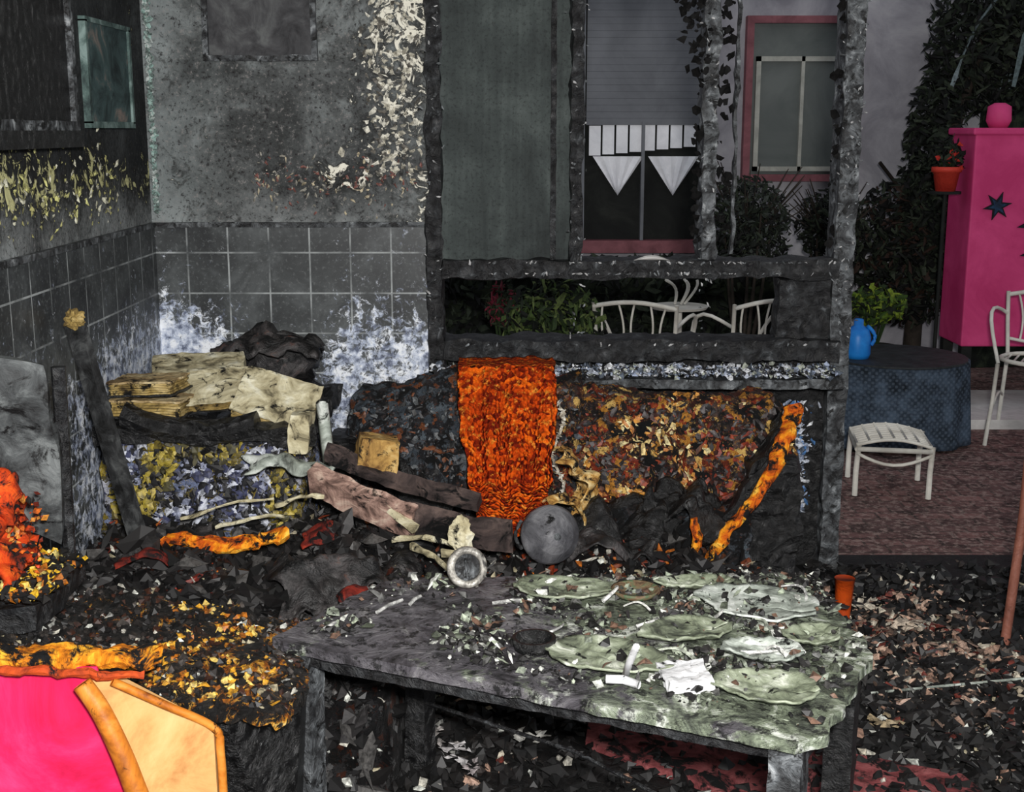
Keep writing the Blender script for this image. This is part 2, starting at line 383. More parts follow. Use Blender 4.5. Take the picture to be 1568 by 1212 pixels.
b = MB(); b.box(-1.08, -.71, 4.70, 4.712, 1.90, 2.48); b.build('scorched_canvas', mottle('scorched', [(44, 44, 46), (70, 70, 72), (98, 100, 100)], 9), w)
b = MB()
for i in range(500):
    z = R.uniform(1.36, 2.3); b.shard((-1.300+abs(R.gauss(0, .006)), 4.69, z), R.uniform(.004, .014), pick([(150, 180, 172), (110, 128, 122), (190, 200, 196)]), .3, 1, 0, (.5, -1, 0))
for i in range(420):
    b.shard((R.gauss(-.43, .06), 4.707, R.uniform(1.5, 2.25)), R.uniform(.004, .018), pick([(240, 236, 220), (205, 200, 182), (110, 106, 98)]), .3, 1.3, 0, (0, -1, 0))
for i in range(200):
    b.shard((R.uniform(-.95, -.33), 4.707, R.gauss(1.47, .045)), R.uniform(.003, .012), pick([(210, 196, 165), (160, 156, 144), (130, 84, 76)]), .3, 1.5, 0, (0, -1, 0))
for i in range(260):
    b.shard((-1.312, R.uniform(3.2, 4.3), R.gauss(1.48, .06)), R.uniform(.003, .016), pick([(210, 208, 136), (170, 166, 110), (215, 213, 190)]), .3, 1.3, 0, (1, 0, 0))
b.build('peeling_plaster', m_chip)

# ---------------------------------------------------------------- coffee table
n = N('burnt_table_top', .5, .5); x, y, z = n.xyz()
f = n.noise(9, 8, .7, .8)
base = n.ramp(n.mr(f, .34, .68), [c(36, 34, 37), c(76, 73, 78), c(108, 105, 110), c(150, 148, 148)])
gsh = n.ramp(n.mr(n.noise(8, 7, .7, 1.2, n.off(2)), .34, .62), [c(24, 25, 24), c(84, 90, 78), c(136, 146, 124), c(226, 230, 220)])
msk = n.math('ADD', n.noise(6, 7, .7, .4, n.off(5)), n.mr(x, -.15, .35, -.16, .10))
k = n.mix(n.mr(msk, .47, .53), base, gsh)
k = n.mix(n.mr(n.noise(28, 7, .78), .52, .58, 0, .92), k, c(18, 18, 19)); n.bump(f, 1, .03)
m_ash = n.out(k)
t = empty('coffee_table')
poly = [(-.55, 2.775), (-.52, 2.745), (.54, 2.26), (.60, 2.275), (.80, 2.66), (.815, 2.73), (.79, 2.95), (.73, 3.14), (.66, 3.18), (-.28, 3.18), (-.34, 3.14)]
pts = []
for i in range(len(poly)):
    a, d = Vector(poly[i]), Vector(poly[(i+1) % len(poly)]); m = max(1, int((d-a).length/.02))
    for j in range(m):
        q = a.lerp(d, j/m); e = noise.noise(Vector((q.x*18, q.y*18, 0)))*.014+noise.noise(Vector((q.x*50, q.y*50, 0)))*.007; cc = Vector((.13, 2.78)); q = q+(q-cc).normalized()*e; pts.append((q.x, q.y))
b = MB(); b.prism([(x, y, .475) for x, y in pts], (0, 0, .025)); b.build('top', m_ash, t)
def beam(b, p, q, wd, z0, z1, mi=0, jit=.006):
    p, q = Vector(p), Vector(q); d = (q-p); L = d.length; T = Matrix.Translation((p.x, p.y, 0)) @ Matrix.Rotation(math.atan2(d.y, d.x), 4, 'Z')
    o = b.T; b.T = T; b.box(0, L, -wd/2, wd/2, z0, z1, mi, .03, jit); b.T = o
b = MB()
beam(b, (-.50, 2.775), (.56, 2.30), .03, .44, .476); beam(b, (.56, 2.31), (.76, 2.70), .03, .42, .476)
beam(b, (-.50, 2.79), (-.28, 3.12), .03, .42, .476); beam(b, (-.28, 3.12), (.70, 3.12), .03, .42, .476)
b.build('apron', [m_char], t)
b = MB()
def leg(x, y, r, mi, z1=.476):
    b.T = Matrix.Translation((x, y, 0)) @ Matrix.Rotation(-.42, 4, 'Z'); b.box(-r, r, -r, r, 0, z1, mi, .03, .006); b.T = Matrix.Identity(4)
leg(-.485, 2.775, .033, 0); leg(.545, 2.315, .034, 0); leg(.755, 2.71, .034, 1); leg(-.24, 3.09, .03, 1); leg(.66, 3.1, .03, 1)
b.build('legs', [m_charlt, m_black], t)
b = MB(); b.tube([(-.23, 3.07, .2), (.15, 2.8, .2), (.54, 2.35, .2)], .005); b.build('stretcher', m_char, t)

m_gl = mottle('ash_green_glass', [(70, 74, 64), (126, 134, 112), (160, 168, 146), (222, 226, 212)], 11, .4, char=.06, cscale=22, spec=.5, lo=.36, hi=.68)
m_sheet = mottle('ash_sheet', [(84, 88, 82), (170, 178, 168), (236, 240, 234)], 11, .6, char=.12, cscale=18)
m_wh = mottle('white_ceramic', [(205, 206, 208), (250, 250, 252)], 9, .5, char=.05, cscale=30, bump=.3)
PL = []
def plate(name, x, y, rx, ry, rot=0, mat=m_gl, z=.503, lip=.014):
    PL.append((x, y, rx, ry, rot)); b = MB()
    def fn(u, v):
        a = 2*math.pi*u; k = v*(1+.06*math.sin(3*a+x*9)+.04*math.sin(7*a+y)+.03*math.sin(13*a+y*3))
        p = Vector((math.cos(a)*rx*k, math.sin(a)*ry*k, lip*v**4+.012*abs(noise.noise(Vector((math.cos(a)*v*3, math.sin(a)*v*3, x*9)))))); p = Matrix.Rotation(rot, 3, 'Z') @ p
        return p+Vector((x, y, z+.003))
    b.grid(fn, 48, 12); return b.build(name, mat, None, True, .005)
plate('melted_plate', .13, 3.05, .13, .075, -.2); plate('melted_plate', .21, 2.63, .14, .09, -.4); plate('melted_plate', .60, 2.95, .15, .11, -.5, m_sheet)
plate('melted_plate', .53, 2.47, .11, .08, -.3, m_gl); plate('melted_plate', .40, 2.78, .11, .07, .2); plate('melted_plate', .69, 2.75, .07, .055, .4, m_gl); plate('melted_plate', .47, 3.10, .10, .045, .1, m_gl); plate('melted_plate', .56, 2.66, .09, .06, -.2, m_sheet)
b = MB(); b.lathe([(.028, 0), (.05, .006), (.062, .022), (.056, .022), (.045, .01), (0, .008)], (.31, 3.03, .503)); b.build('bowl', mottle('stained_bowl', [(60, 40, 34), (120, 100, 76), (60, 110, 80)], 24, .5), None, True)
b = MB(); b.lathe([(.025, .0), (.045, .004), (.05, .03), (.042, .03), (.035, .008), (0, .006)], (.05, 2.70, .501)); b.build('ashtray', m_black, None, True)
b = MB(); b.T = Matrix.Translation((.37, 2.53, .502)) @ Matrix.Rotation(.12, 4, 'Z'); b.box(-.05, .05, -.06, .06, 0, .022, 0, .012, .008, 18); b.build('folded_napkins', m_wh)
b = MB(); b.tube([(.235, 2.50, .518), (.25, 2.56, .525), (.265, 2.62, .526), (.277, 2.67, .520)], .008, 0, 8, None, .004); b.tube([(.20, 2.51, .516), (.235, 2.505, .518), (.265, 2.485, .516)], .009, 0, 8, None, .004); b.build('melted_spoon', m_wh, None, True)
m_sil = mottle('sooty_silver', [(60, 58, 56), (160, 156, 148), (235, 232, 222)], 24, .35, metal=.3, spec=.6)
k_ = empty('alarm_clock')
b = MB(); rot = Matrix.Rotation(math.radians(72), 4, 'X') @ Matrix.Rotation(.3, 4, 'Y')
b.lathe([(.036, -.012), (.05, -.014), (.054, 0), (.05, .014), (.036, .012), (.034, 0), (.036, -.012)], (-.115, 3.1, .555), rot); b.build('case', m_sil, k_, True)
b = MB(); b.lathe([(0, -.004), (.037, -.004)], (-.115, 3.1, .555), rot); b.tube([(-.115, 3.09, .53), (-.118, 3.085, .585)], .003, 0, 6); b.build('face', m_charlt, k_, True)
b = MB(); b.tube([(-.14, 3.105, .503), (-.135, 3.1, .52)], .006); b.tube([(-.09, 3.105, .503), (-.095, 3.1, .52)], .006); b.build('feet', m_sil, k_)
b = MB(); PA = [(225, 227, 218), (150, 158, 142), (100, 100, 98), (50, 48, 48), (176, 186, 164), (28, 27, 27), (16, 16, 16), (22, 20, 20), (120, 92, 76), (84, 90, 76), (36, 35, 35), (60, 58, 56)]
n_ = 0
while n_ < 2600:
    x, y = R.uniform(-.5, .8), R.uniform(2.28, 3.17)
    if (y-2.775)*1.111+(x+.536)*.501 < .04*1.2: continue
    if x > .60 and y < 2.3+(x-.60)*2.1: continue
    if x < -.33 and y > 2.78+(x+.52)*1.8: continue
    on = False
    for (px, py, rx, ry, ro) in PL:
        dx, dy = x-px, y-py; ex = dx*math.cos(-ro)-dy*math.sin(-ro); ey = dx*math.sin(-ro)+dy*math.cos(-ro)
        if (ex/rx)**2+(ey/ry)**2 < .95: on = True
    if on and R.random() < .85: continue
    cl = noise.noise(Vector((x*6, y*6, 2)))
    if R.random() > (.12 if x < 0 else .35)+cl*1.1+(.3 if y > 3.0 and x > 0 else 0): continue
    sz = R.choice((.002, .003, .004, .006, .009, .015)); z0 = .515 if on else .503
    if R.random() < .6: b.lump((x, y, z0+sz*.4), sz, pick(PA), 1.2)
    else: b.shard((x, y, z0+.003+R.random()*.01), sz*1.3, pick(PA), .7, R.choice((1, 1.2, 1.6)), fold=.3)
    n_ += 1
for i in range(12):
    x, y = R.uniform(-.1, .72), R.uniform(2.62, 3.12); a = R.uniform(0, 3.14); L = R.uniform(.04, .12)
    b.c = pick([(222, 222, 216), (196, 202, 186), (236, 236, 232)])
    d = Vector((math.cos(a), math.sin(a), 0))*L/2; q = Vector((x, y, .516)); b.tube(arc(q-d, q+d, (d.y*.4, -d.x*.4, R.uniform(.004, .02)), 6), R.uniform(.003, .006), 0, 5, .002)
for x, y, L, a in ((-.30, 2.95, .10, 1.0), (-.24, 2.99, .06, 1.2), (-.42, 2.83, .06, .9), (.0, 2.98, .1, .2)):
    b.c = c(200, 200, 196); b.tube([(x-L/2*math.cos(a), y-L/2*math.sin(a), .508), (x, y, .512), (x+L/2*math.cos(a), y+L/2*math.sin(a), .508)], .005, 0, 5)
b.build('table_ash_litter', m_chip)

# ---------------------------------------------------------------- sofa
warm = [(28, 24, 24), (56, 44, 40), (190, 130, 50), (110, 44, 22), (230, 190, 110), (40, 36, 38), (140, 50, 26), (28, 24, 24), (84, 70, 66), (60, 28, 20)]
coolp = [(24, 24, 26), (62, 70, 78), (36, 36, 40), (90, 100, 108), (26, 26, 28), (52, 46, 46), (120, 68, 38), (72, 78, 84)]
m_sof = patches('burnt_patchwork', warm, 34, .36, 8, wamt=.05, cool=(-.15, .12, coolp))
m_sofd = patches('burnt_upholstery', coolp, 30, .6, 7, wamt=.04)
m_foamo = mottle('scorched_orange_foam', [(60, 24, 8), (200, 88, 10), (240, 150, 24), (250, 200, 80)], 16, .85, char=.36, cscale=18)
m_legw = mottle('orange_varnished_wood', [(150, 50, 14), (210, 82, 22)], 9, .5)
s = empty('sofa')
b = MB()
def back(u, v):
    X = -.60+1.58*u
    if v < .45: q = v/.45; Y, Z = 4.22+.10*q, .40+.38*q
    elif v < .6: q = (v-.45)/.15; Y, Z = 4.32+.15*q, .78+.03*math.sin(q*math.pi)
    else: q = (v-.6)/.4; Y, Z = 4.47+.02*q, .78-.6*q
    e = 1-min(1, min(u, 1-u)/.07)
    k = max(0, (Z-.3))/.5
    Z -= k*(.22*e*e+((.07*(.3-u)/.3) if u < .3 else 0)+(.065 if u > .52 else 0))
    if v < .5:   # padded cushions bulge forward
        pz = math.sin(math.pi*min(1, v/.5))
        for a0, a1, h in ((.04, .32, .06), (.5, .74, .09), (.74, .97, .07)):
            if a0 < u < a1: Y -= h*pz*math.sin(math.pi*(u-a0)/(a1-a0))**.6
    p = Vector((X, Y, Z)); return p+noise.noise_vector(p*6)*.035+noise.noise_vector(p*19)*.022+noise.noise_vector(p*45)*.010
b.grid(back, 150, 80); b.build('backrest', m_sof, s, solid=.02)
b = MB(); b.box(-.55, .80, 4.06, 4.34, .16, .40, 0, .025, .04, 8); b.build('seat', m_sofd, s)
b = MB(); b.box(.78, .97, 4.12, 4.5, .14, .56, 0, .03, .04, 7); b.box(-.62, -.50, 4.0, 4.5, .14, .60, 0, .04, .03, 7); b.build('arms', m_black, s)
b = MB()
for x, y in ((.90, 4.15), (.93, 4.52), (-.55, 4.05), (-.55, 4.52)): b.tube([(x, y, .18), (x+.005, y, 0)], .032, 0, 12, .018)
b.build('legs', m_legw, s, True)
b = MB(); b.tube(smooth_path([(.945, 4.20, .745), (.935, 4.16, .70), (.885, 4.08, .625), (.82, 4.02, .51), (.728, 3.99, .393), (.66, 3.97, .30), (.62, 3.97, .25)]), .030, 0, 12, .018, .016, .8); b.tube(smooth_path([(.585, 3.96, .42), (.60, 3.95, .33), (.565, 3.94, .26)]), .012, 0, 8, .024, .012)
b.build('exposed_foam_edge', m_foamo, s)
b = MB(); b.grid(lambda u, v: Vector((.93-.28*v, 4.16-.14*v+.22*u, .70-.42*v-.02*u))+noise.noise_vector(Vector((u*4, v*6, 0)))*.03, 14, 24); b.build('arm_side', m_black, s, solid=.02)
b = MB()
for i in range(2600):
    u = R.random(); p = back(u, R.uniform(.02, .5)) + Vector((0, -.012, 0))
    wm = u > .52; cl = noise.noise(p*6)
    hot = math.exp(-((p.x-.47)/.16)**2-((p.z-.62)/.08)**2)+math.exp(-((p.x-.24)/.05)**2-((p.z-.55)/.08)**2)
    pal = ([(236, 208, 140), (210, 146, 60), (245, 228, 170), (200, 130, 64), (110, 60, 30)] if cl+hot*.7 > .28 else [(40, 38, 40), (70, 66, 66), (130, 46, 24), (28, 24, 24), (60, 26, 18), (90, 84, 84), (150, 60, 30)]) if wm else [(34, 36, 40), (74, 80, 86), (22, 22, 24), (116, 68, 40), (52, 58, 66), (20, 20, 20), (100, 104, 106)]
    b.shard(p, R.choice((.006, .011, .018)), pick(pal), .5, R.choice((1, 1.5)), 0, (0, -1, .3))
for i in range(60):
    v = i/60; p = (.155+.02*math.sin(v*9), 4.20-.02*v, .75-.33*v); b.shard(p, .010, pick([(225, 220, 205), (180, 170, 150)]), .5, 1.6, 0, (0, -1, .3))
b.build('torn_fabric', m_chip, s)
b = MB(); crumple(b, (.36, 4.07, .43), .38, .26, .1, .1, .09, 0, 34); crumple(b, (.62, 4.10, .45), .28, .24, -.3, .3, .09, 0, 34); crumple(b, (-.35, 4.10, .46), .35, .3, .3, -.2, .09, 0, 34); b.build('charred_seat_cover', m_black, s, True, .012)
b = MB(); crumple(b, (.24, 4.10, .54), .20, .16, .1, 1.1, .06, 0, 30); crumple(b, (.18, 4.02, .47), .14, .12, .3, .5, .05, 0, 30); b.build('pale_torn_lining', mottle('pale_lining', [(90, 50, 24), (190, 146, 76), (232, 208, 152)], 26, .9, char=.34, cscale=26), s, False, .006)

n = N('orange_crochet', .95, .1); v, d = n.vor(75)
f = n.noise(12, 7, .75, .5)
k = n.ramp(n.mr(f, .36, .64), [c(110, 26, 8), c(208, 72, 14), c(240, 108, 20)])
k = n.mix(n.mr(v, .62, .70), k, c(120, 30, 10)); k = n.mix(n.mr(n.noise(50, 5, .75), .55, .64, 0, .9), k, c(244, 156, 56)); n.bump(d, 1, .02)
m_bl = n.out(k)
b = MB()
def bl(u, v):
    wd = .165-.09*max(0, v-.35)**1.1; cx = -.022+.02*v
    X = cx+(u-.5)*2*wd
    if v < .15: q = v/.15; Y, Z = 4.47-.17*q, .862
    elif v < .75: q = (v-.15)/.6; Y, Z = 4.30-.16*q, .862-.37*q
    else: q = (v-.75)/.25; Y, Z = 4.14-.20*q, .492-.05*q-.06*q*math.sin(u*3.14)
    Y -= .014*math.sin(u*22+v*2)*min(1, v*2)+.055; Z += .012*noise.noise(Vector((u*7, v*7, 1)))
    return Vector((X+.014*noise.noise(Vector((u*3, v*9, 5))), Y, Z))
b.grid(bl, 50, 60); b.build('crochet_blanket', m_bl, None, True, .012)

# ---------------------------------------------------------------- charred heap
def H(x, y):
    def sm(a, bb, t): t = max(0, min(1, (t-a)/(bb-a))); return t*t*(3-2*t)
    if x < -.35: base = .40*sm(2.85, 3.10, y)
    else:
        e = sm(-.35, -.15, x); base = .40*(1-e)*sm(2.85+e*.75, 3.10+e*.75, y)+e*(.30-.10*sm(.3, 1.0, x))*sm(3.5, 3.75, y)
    base *= 1-sm(.95, 1.15, x)
    p = Vector((x*5, y*5, 0)); return max(-.02, base*(1+.24*noise.noise(p)+.16*noise.noise(p*3.3)+.08*noise.noise(p*8))+.02*noise.noise(p*9)+(-.02 if base < .02 else 0))
m_heap = patches('charred_rubble', [(10, 10, 10), (18, 17, 18), (40, 39, 40), (12, 12, 12), (60, 28, 15), (24, 24, 26), (14, 13, 13), (84, 84, 84)], 50, .32, 12, wamt=.04, rough=.5)
hp = empty('charred_debris_heap')
b = MB(); b.grid(lambda u, v: Vector((-1.295+2.44*u, 2.74+1.24*v, H(-1.295+2.44*u, 2.74+1.24*v))), 220, 120); b.build('mound', m_heap, hp)
b = MB(); PD = [(10, 10, 10), (18, 17, 18), (34, 32, 32), (12, 12, 12), (54, 52, 52), (20, 19, 20), (14, 14, 14), (24, 22, 22), (90, 88, 86)]
PO = [(130, 50, 20), (130, 40, 26), (200, 110, 34), (70, 28, 16)]; PW = [(210, 206, 192), (230, 232, 222), (150, 150, 144), (180, 170, 140)]
for i in range(11000):
    x, y = R.uniform(-1.24, 1.08), R.uniform(2.78, 3.98); h = H(x, y)
    if h < .02: continue
    o_ = noise.noise(Vector((x*4, y*4, 8))); w_ = noise.noise(Vector((x*5, y*5, 20)))
    pal = PD
    if o_ > .14 and R.random() < .5: pal = PO
    if x > -.25 and R.random() < .40+w_: pal = PW+[(90, 90, 88), (60, 60, 60), (120, 60, 34)]
    elif R.random() < .07+max(0, w_)*.5: pal = PW+[(90, 88, 86)]
    sz = R.choice((.004, .007, .010, .017) if pal is not PD else (.008, .014, .022, .035))
    if R.random() < .6: b.lump((x, y, h+sz*.3), sz, pick(pal), R.choice((1, 1.6, 2.2)))
    else: b.shard((x, y, h+.008), sz, pick(pal), 1, R.choice((1, 1.5, 2.4)), fold=.35)
b.build('charred_fragments', m_chip, hp)
m_bcl = mottle('burnt_cloth', [(12, 12, 13), (36, 34, 34), (72, 68, 68), (104, 58, 38)], 14, .45, char=.3, cscale=12, lo=.36, hi=.75, spec=.5, bump=1)
b = MB()
for x, y, L, W, rz, tl in ((-.48, 3.28, .32, .24, .4, .15), (-.80, 3.45, .3, .2, -.3, -.1), (-.95, 3.1, .3, .2, .2, .1), (-.38, 3.55, .26, .22, 1, .1), (-1.05, 3.62, .3, .2, .1, -.2), (.3, 3.86, .3, .12, 0, .1)):
    crumple(b, (x, y, max(.1, H(x, y))+.03), L, W, rz, tl, .06, 0, 30)
b.build('burnt_cloths', m_bcl, hp, True, .006)
m_red = mottle('red_strip', [(40, 12, 10), (110, 30, 20), (155, 52, 32)], 18, .8, char=.42, cscale=18)
b = MB()
for x, y, L, W, rz in ((-.70, 3.24, .28, .05, -.4), (-.30, 3.38, .18, .05, .8), (-1.04, 3.42, .14, .05, .2), (-.56, 3.62, .12, .08, .2), (-.9, 3.25, .12, .05, 1), (-.4, 3.15, .1, .05, .3)):
    crumple(b, (x, y, H(x, y)+.05), L, W, rz, 0, .025)
b.build('red_fabric_strips', m_red, hp, True, .005)

# corner couch remains
c2 = empty('corner_couch')
m_cfab = patches('scorched_print_fabric', [(160, 140, 54), (84, 78, 50), (130, 142, 176), (56, 56, 72), (200, 202, 214), (120, 104, 40), (36, 36, 40), (76, 82, 112), (130, 118, 70)], 26, .36, 9, wamt=.12)
b = MB(); b.box(-1.29, -.66, 3.86, 4.45, 0, .70, 0, .025, .035, 7); b.build('base', m_cfab, c2)
b = MB(); b.box(-1.29, -.62, 3.82, 4.5, .70, .76, 0, .03, .03, 7)
b.tube(arc((-1.2, 3.84, .79), (-.78, 3.84, .76), (0, 0, -.04)), .04, 0, 8, None, .012)
b.build('charred_seat', m_black, c2)
b = MB(); crumple(b, (-.86, 4.46, .93), .36, .22, 0, 0, .06); b.blob((-.86, 4.5, .84), (.17, .10, .10), .3); b.build('charred_cushion', m_bcl, c2, True, .01)
b = MB()
crumple(b, (-.68, 3.80, .66), .26, .1, .1, .1, .035); b.tube([(-.58, 3.9, .62), (-.60, 3.95, .8)], .016, 0, 7, .016, .01)
b.build('ash_cloth', m_sheet, c2, True, .008)
b = MB()
for i in range(900):
    x, z = R.uniform(-1.26, -.68), R.uniform(.42, .70)
    yb = noise.noise(Vector((x*7, z*3, 0))) > -.05
    b.shard((x, 3.845, z), R.choice((.008, .014, .024)), pick([(160, 142, 50), (120, 106, 44), (80, 76, 50), (26, 26, 28), (190, 170, 80)] if yb else [(36, 36, 40), (150, 156, 180), (210, 214, 226), (26, 26, 28), (70, 74, 104)]), .4, R.choice((1, 1.5)), 0, (0, -1, .2))
b.build('torn_shreds', m_chip, c2)
m_cream = mottle('cream_foam', [(84, 78, 60), (170, 160, 128), (206, 198, 166), (226, 222, 200)], 12, .9, char=.16, cscale=16)
def slab(name, x, y, z, L, D, T, rz, ry, mat, rx=0, jit=.006):
    b = MB(); b.T = Matrix.Translation((x, y, z)) @ Matrix.Rotation(rz, 4, 'Z') @ Matrix.Rotation(ry, 4, 'Y') @ Matrix.Rotation(rx, 4, 'X')
    b.box(-L/2, L/2, -D/2, D/2, -T/2, T/2, 0, .012, jit, 14); return b.build(name, mat)
m_yf = mottle('yellowed_paper', [(70, 56, 34), (156, 132, 76), (200, 178, 124)], 14, .9, char=.22, cscale=16)
m_cov = mottle('scorched_cover', [(84, 66, 44), (170, 146, 104), (206, 190, 150)], 12, .9, char=.18, cscale=16)
def book(x, y, z, L, D, rz, ry, rx=0, T=.035, col=None):
    e = empty('burnt_book'); M = Matrix.Translation((x, y, z)) @ Matrix.Rotation(rz, 4, 'Z') @ Matrix.Rotation(ry, 4, 'Y') @ Matrix.Rotation(rx, 4, 'X')
    b = MB(); b.T = M
    nl = 5
    for i in range(nl): b.box(-L/2+.002*(i % 2), L/2-.003*(i % 3), -D/2+.003*(i % 2), D/2, -T/2+T*i/nl, -T/2+T*(i+.8)/nl, 0, .02, .003, 16)
    b.build('pages', m_yf, e)
    b = MB(); b.T = M; b.box(-L/2-.006, L/2+.006, -D/2-.006, D/2, T/2, T/2+.006, 0, .014, .005, 16); b.box(-L/2-.006, L/2+.006, -D/2-.006, D/2, -T/2-.006, -T/2, 1, .014, .005, 16); b.build('covers', [col or m_cov, m_char], e)
book(-1.14, 3.93, .865, .20, .15, -.15, -.05); book(-1.13, 3.94, .80, .22, .16, -.1, 0, 0, .045)
book(-.955, 4.02, .83, .23, .16, .1, -.08, .5, .03, m_cream); book(-.75, 3.98, .80, .24, .19, -.05, .28, .6, .04, m_cream)
slab('foam_block', -.655, 3.86, .73, .06, .10, .12, -.05, .1, m_cream)
slab('foam_block', -1.05, 4.2, .86, .3, .2, .05, .2, 0, m_cream, .2)

m_pk = mottle('scorched_pink_plank', [(44, 32, 30), (124, 98, 88), (176, 144, 130), (208, 184, 166)], 16, .85, char=.16, cscale=16)
m_pkd = mottle('brown_plank', [(26, 22, 22), (66, 56, 54), (104, 88, 82)], 12, .8, char=.25, cscale=12)
b = MB()
def bentbox(b, p0, p1, sag, w, th, mi=0, n=30):
    p0, p1 = Vector(p0), Vector(p1)
    d = (p1-p0).normalized(); up = Vector((0, -.45, 1)).normalized(); side = d.cross(up).normalized()
    vs = []; fs = []
    for i in range(n+1):
        q = p0.lerp(p1, i/n)+Vector((0, 0, -sag*math.sin(math.pi*i/n)))
        for a, e in ((-1, -1), (1, -1), (1, 1), (-1, 1)):
            r = q+side*a*w/2+up*e*th/2; vs.append(r+noise.noise_vector(r*14)*.007+noise.noise_vector(r*40)*.004)
    for i in range(n):
        for k in range(4): fs.append((i*4+k, i*4+(k+1) % 4, (i+1)*4+(k+1) % 4, (i+1)*4+k))
    fs += [(0, 1, 2, 3), (n*4+3, n*4+2, n*4+1, n*4)]; b._a(vs, fs, mi)
bentbox(b, (-.60, 3.72, .62), (-.29, 3.64, .51), .01, .05, .09, 0)
bentbox(b, (-.32, 3.66, .52), (.0, 3.70, .44), .01, .05, .09, 1)
bentbox(b, (-.57, 3.80, .68), (-.1, 3.8, .52), .015, .06, .03, 1)
b.build('charred_plank', [m_pk, m_pkd])
slab('foam_block', -.42, 3.85, .665, .12, .11, .10, .2, .2, mottle('amber_foam', [(90, 60, 30), (176, 138, 76), (214, 186, 126)], 12, .85, char=.2, cscale=14))
slab('plank_offcut', -.33, 3.62, .53, .13, .03, .02, -.6, .45, m_cream)
b = MB()
b.prism([(-1.285, 3.62, 1.10), (-1.235, 3.6, 1.10), (-1.04, 3.55, .30), (-1.085, 3.57, .30)], (.012, .03, 0)); b.build('leaning_board', mottle('sooty_board', [(20, 20, 20), (48, 49, 50), (84, 86, 86)], 18, .6))
b = MB(); b.blob((-1.25, 3.61, 1.12), (.026, .022, .024), .6, 0, 24, 18); b.build('melted_knob', m_yf)
b = MB(); b.tube(smooth_path([(-1.02, 3.55, .47), (-.93, 3.55, .485), (-.82, 3.55, .47), (-.72, 3.55, .48), (-.66, 3.55, .50)]), .026, 0, 10, .016, .022); b.build('foam_roll', m_foamo, None)
b = MB()
for p, q, r in (((-.35, 3.62, .46), (-.14, 3.5, .47), .010), ((-.30, 3.56, .45), (-.18, 3.42, .44), .009), ((-.9, 3.7, .47), (-.68, 3.66, .52), .006), ((-.7, 3.66, .55), (-.56, 3.66, .58), .009), ((-1.0, 3.7, .5), (-.72, 3.7, .56), .005)):
    b.tube(arc(p, q, (0, 0, .012), 8), r, 0, 7, r*.7, .012)
b.blob((-.145, 3.45, .53), (.032, .014, .042), .5, 0, 20, 14); b.tube([(-.20, 3.44, .475), (-.12, 3.42, .48), (-.10, 3.44, .42)], .012, 0, 8, None, .01)
b.build('pale_debris_sticks', m_cream)

p_ = empty('round_pot')
rot = Matrix.Rotation(math.radians(78), 4, 'X') @ Matrix.Rotation(.3, 4, 'Y')
m_pot = mottle('grey_iron', [(64, 64, 68), (96, 96, 100), (132, 132, 135)], 12, .5, char=.07, cscale=14)
b = MB(); b.lathe([(0, .075), (.03, .074), (.032, .068), (.055, .062), (.06, .053), (.085, .03), (.092, .012), (.092, .0), (.084, -.035), (.06, -.065), (.035, -.075), (.04, -.09), (.03, -.09), (.03, -.06)], (.115, 3.74, .435), rot); b.build('body', m_pot, p_, True)
b = MB(); b.lathe([(0, .088), (.008, .086), (.010, .075), (.014, .074)], (.115, 3.74, .435), rot); b.tube(arc((.03, 3.74, .39), (.03, 3.74, .48), (-.02, -.01, 0)), .006); b.build('knob_and_handle', m_charlt, p_, True)

# ---------------------------------------------------------------- pink armchair (front left)
m_pink = mottle('hot_pink_vinyl', [(186, 14, 60), (226, 32, 90), (244, 60, 118)], 5, .6, char=.0, bump=.15)
m_yel = mottle('yellow_foam_scorched', [(90, 40, 10), (205, 120, 14), (240, 180, 50)], 18, .85, char=.42, cscale=16)
m_yelw = mottle('blond_wood', [(120, 60, 18), (196, 116, 36), (222, 150, 66)], 9, .5, char=.08, cscale=16, bump=.15)
a = empty('pink_armchair')
def pk(u, v):
    x = -1.27+u*(.44+.16*v); z = .60*(1-v); y = 2.38-.06*v+.015*math.sin(u*3)+.006*noise.noise(Vector((u*5, v*5, 3)))
    return Vector((x, y, z))
b = MB(); b.grid(pk, 24, 24); b.build('cover', m_pink, a, True, .012)
b = MB(); b.box(-1.27, -.80, 2.40, 2.46, 0, .57, 0, .06, .01); b.build('backing', m_black, a)
b = MB()
def ft(u, v):
    x = -1.27+.55*u; t_ = v*2*math.pi; r = .019*(1+.6*noise.noise(Vector((x*14, 0, 3)))); p = Vector((x, 2.41+math.cos(t_)*r*1.8, .618-.012*u+math.sin(t_)*r)); return p+noise.noise_vector(p*30)*.010+noise.noise_vector(p*90)*.005
b.grid(ft, 140, 18); b.build('foam_top', m_yel, a)
b = MB(); b.tube(smooth_path([(-1.27, 2.355, .60), (-1.0, 2.35, .605), (-.73, 2.36, .59)], 20), .009, 0, 8, None, .010); b.build('piping', mottle('orange_piping', [(130, 44, 18), (204, 80, 26)], 18, char=.15, cscale=20), a)
b = MB(); b.tube(smooth_path([(-.845, 2.335, .585), (-.81, 2.33, .53), (-.77, 2.32, .44), (-.735, 2.31, .34), (-.68, 2.29, .22), (-.62, 2.27, .08), (-.60, 2.26, 0)]), .019, 0, 12, .025); b.tube(smooth_path([(-.79, 2.35, .583), (-.70, 2.38, .52), (-.61, 2.41, .455), (-.598, 2.41, .40), (-.595, 2.40, .25), (-.60, 2.38, 0)]), .009); b.build('wood_rail', m_yelw, a, True)
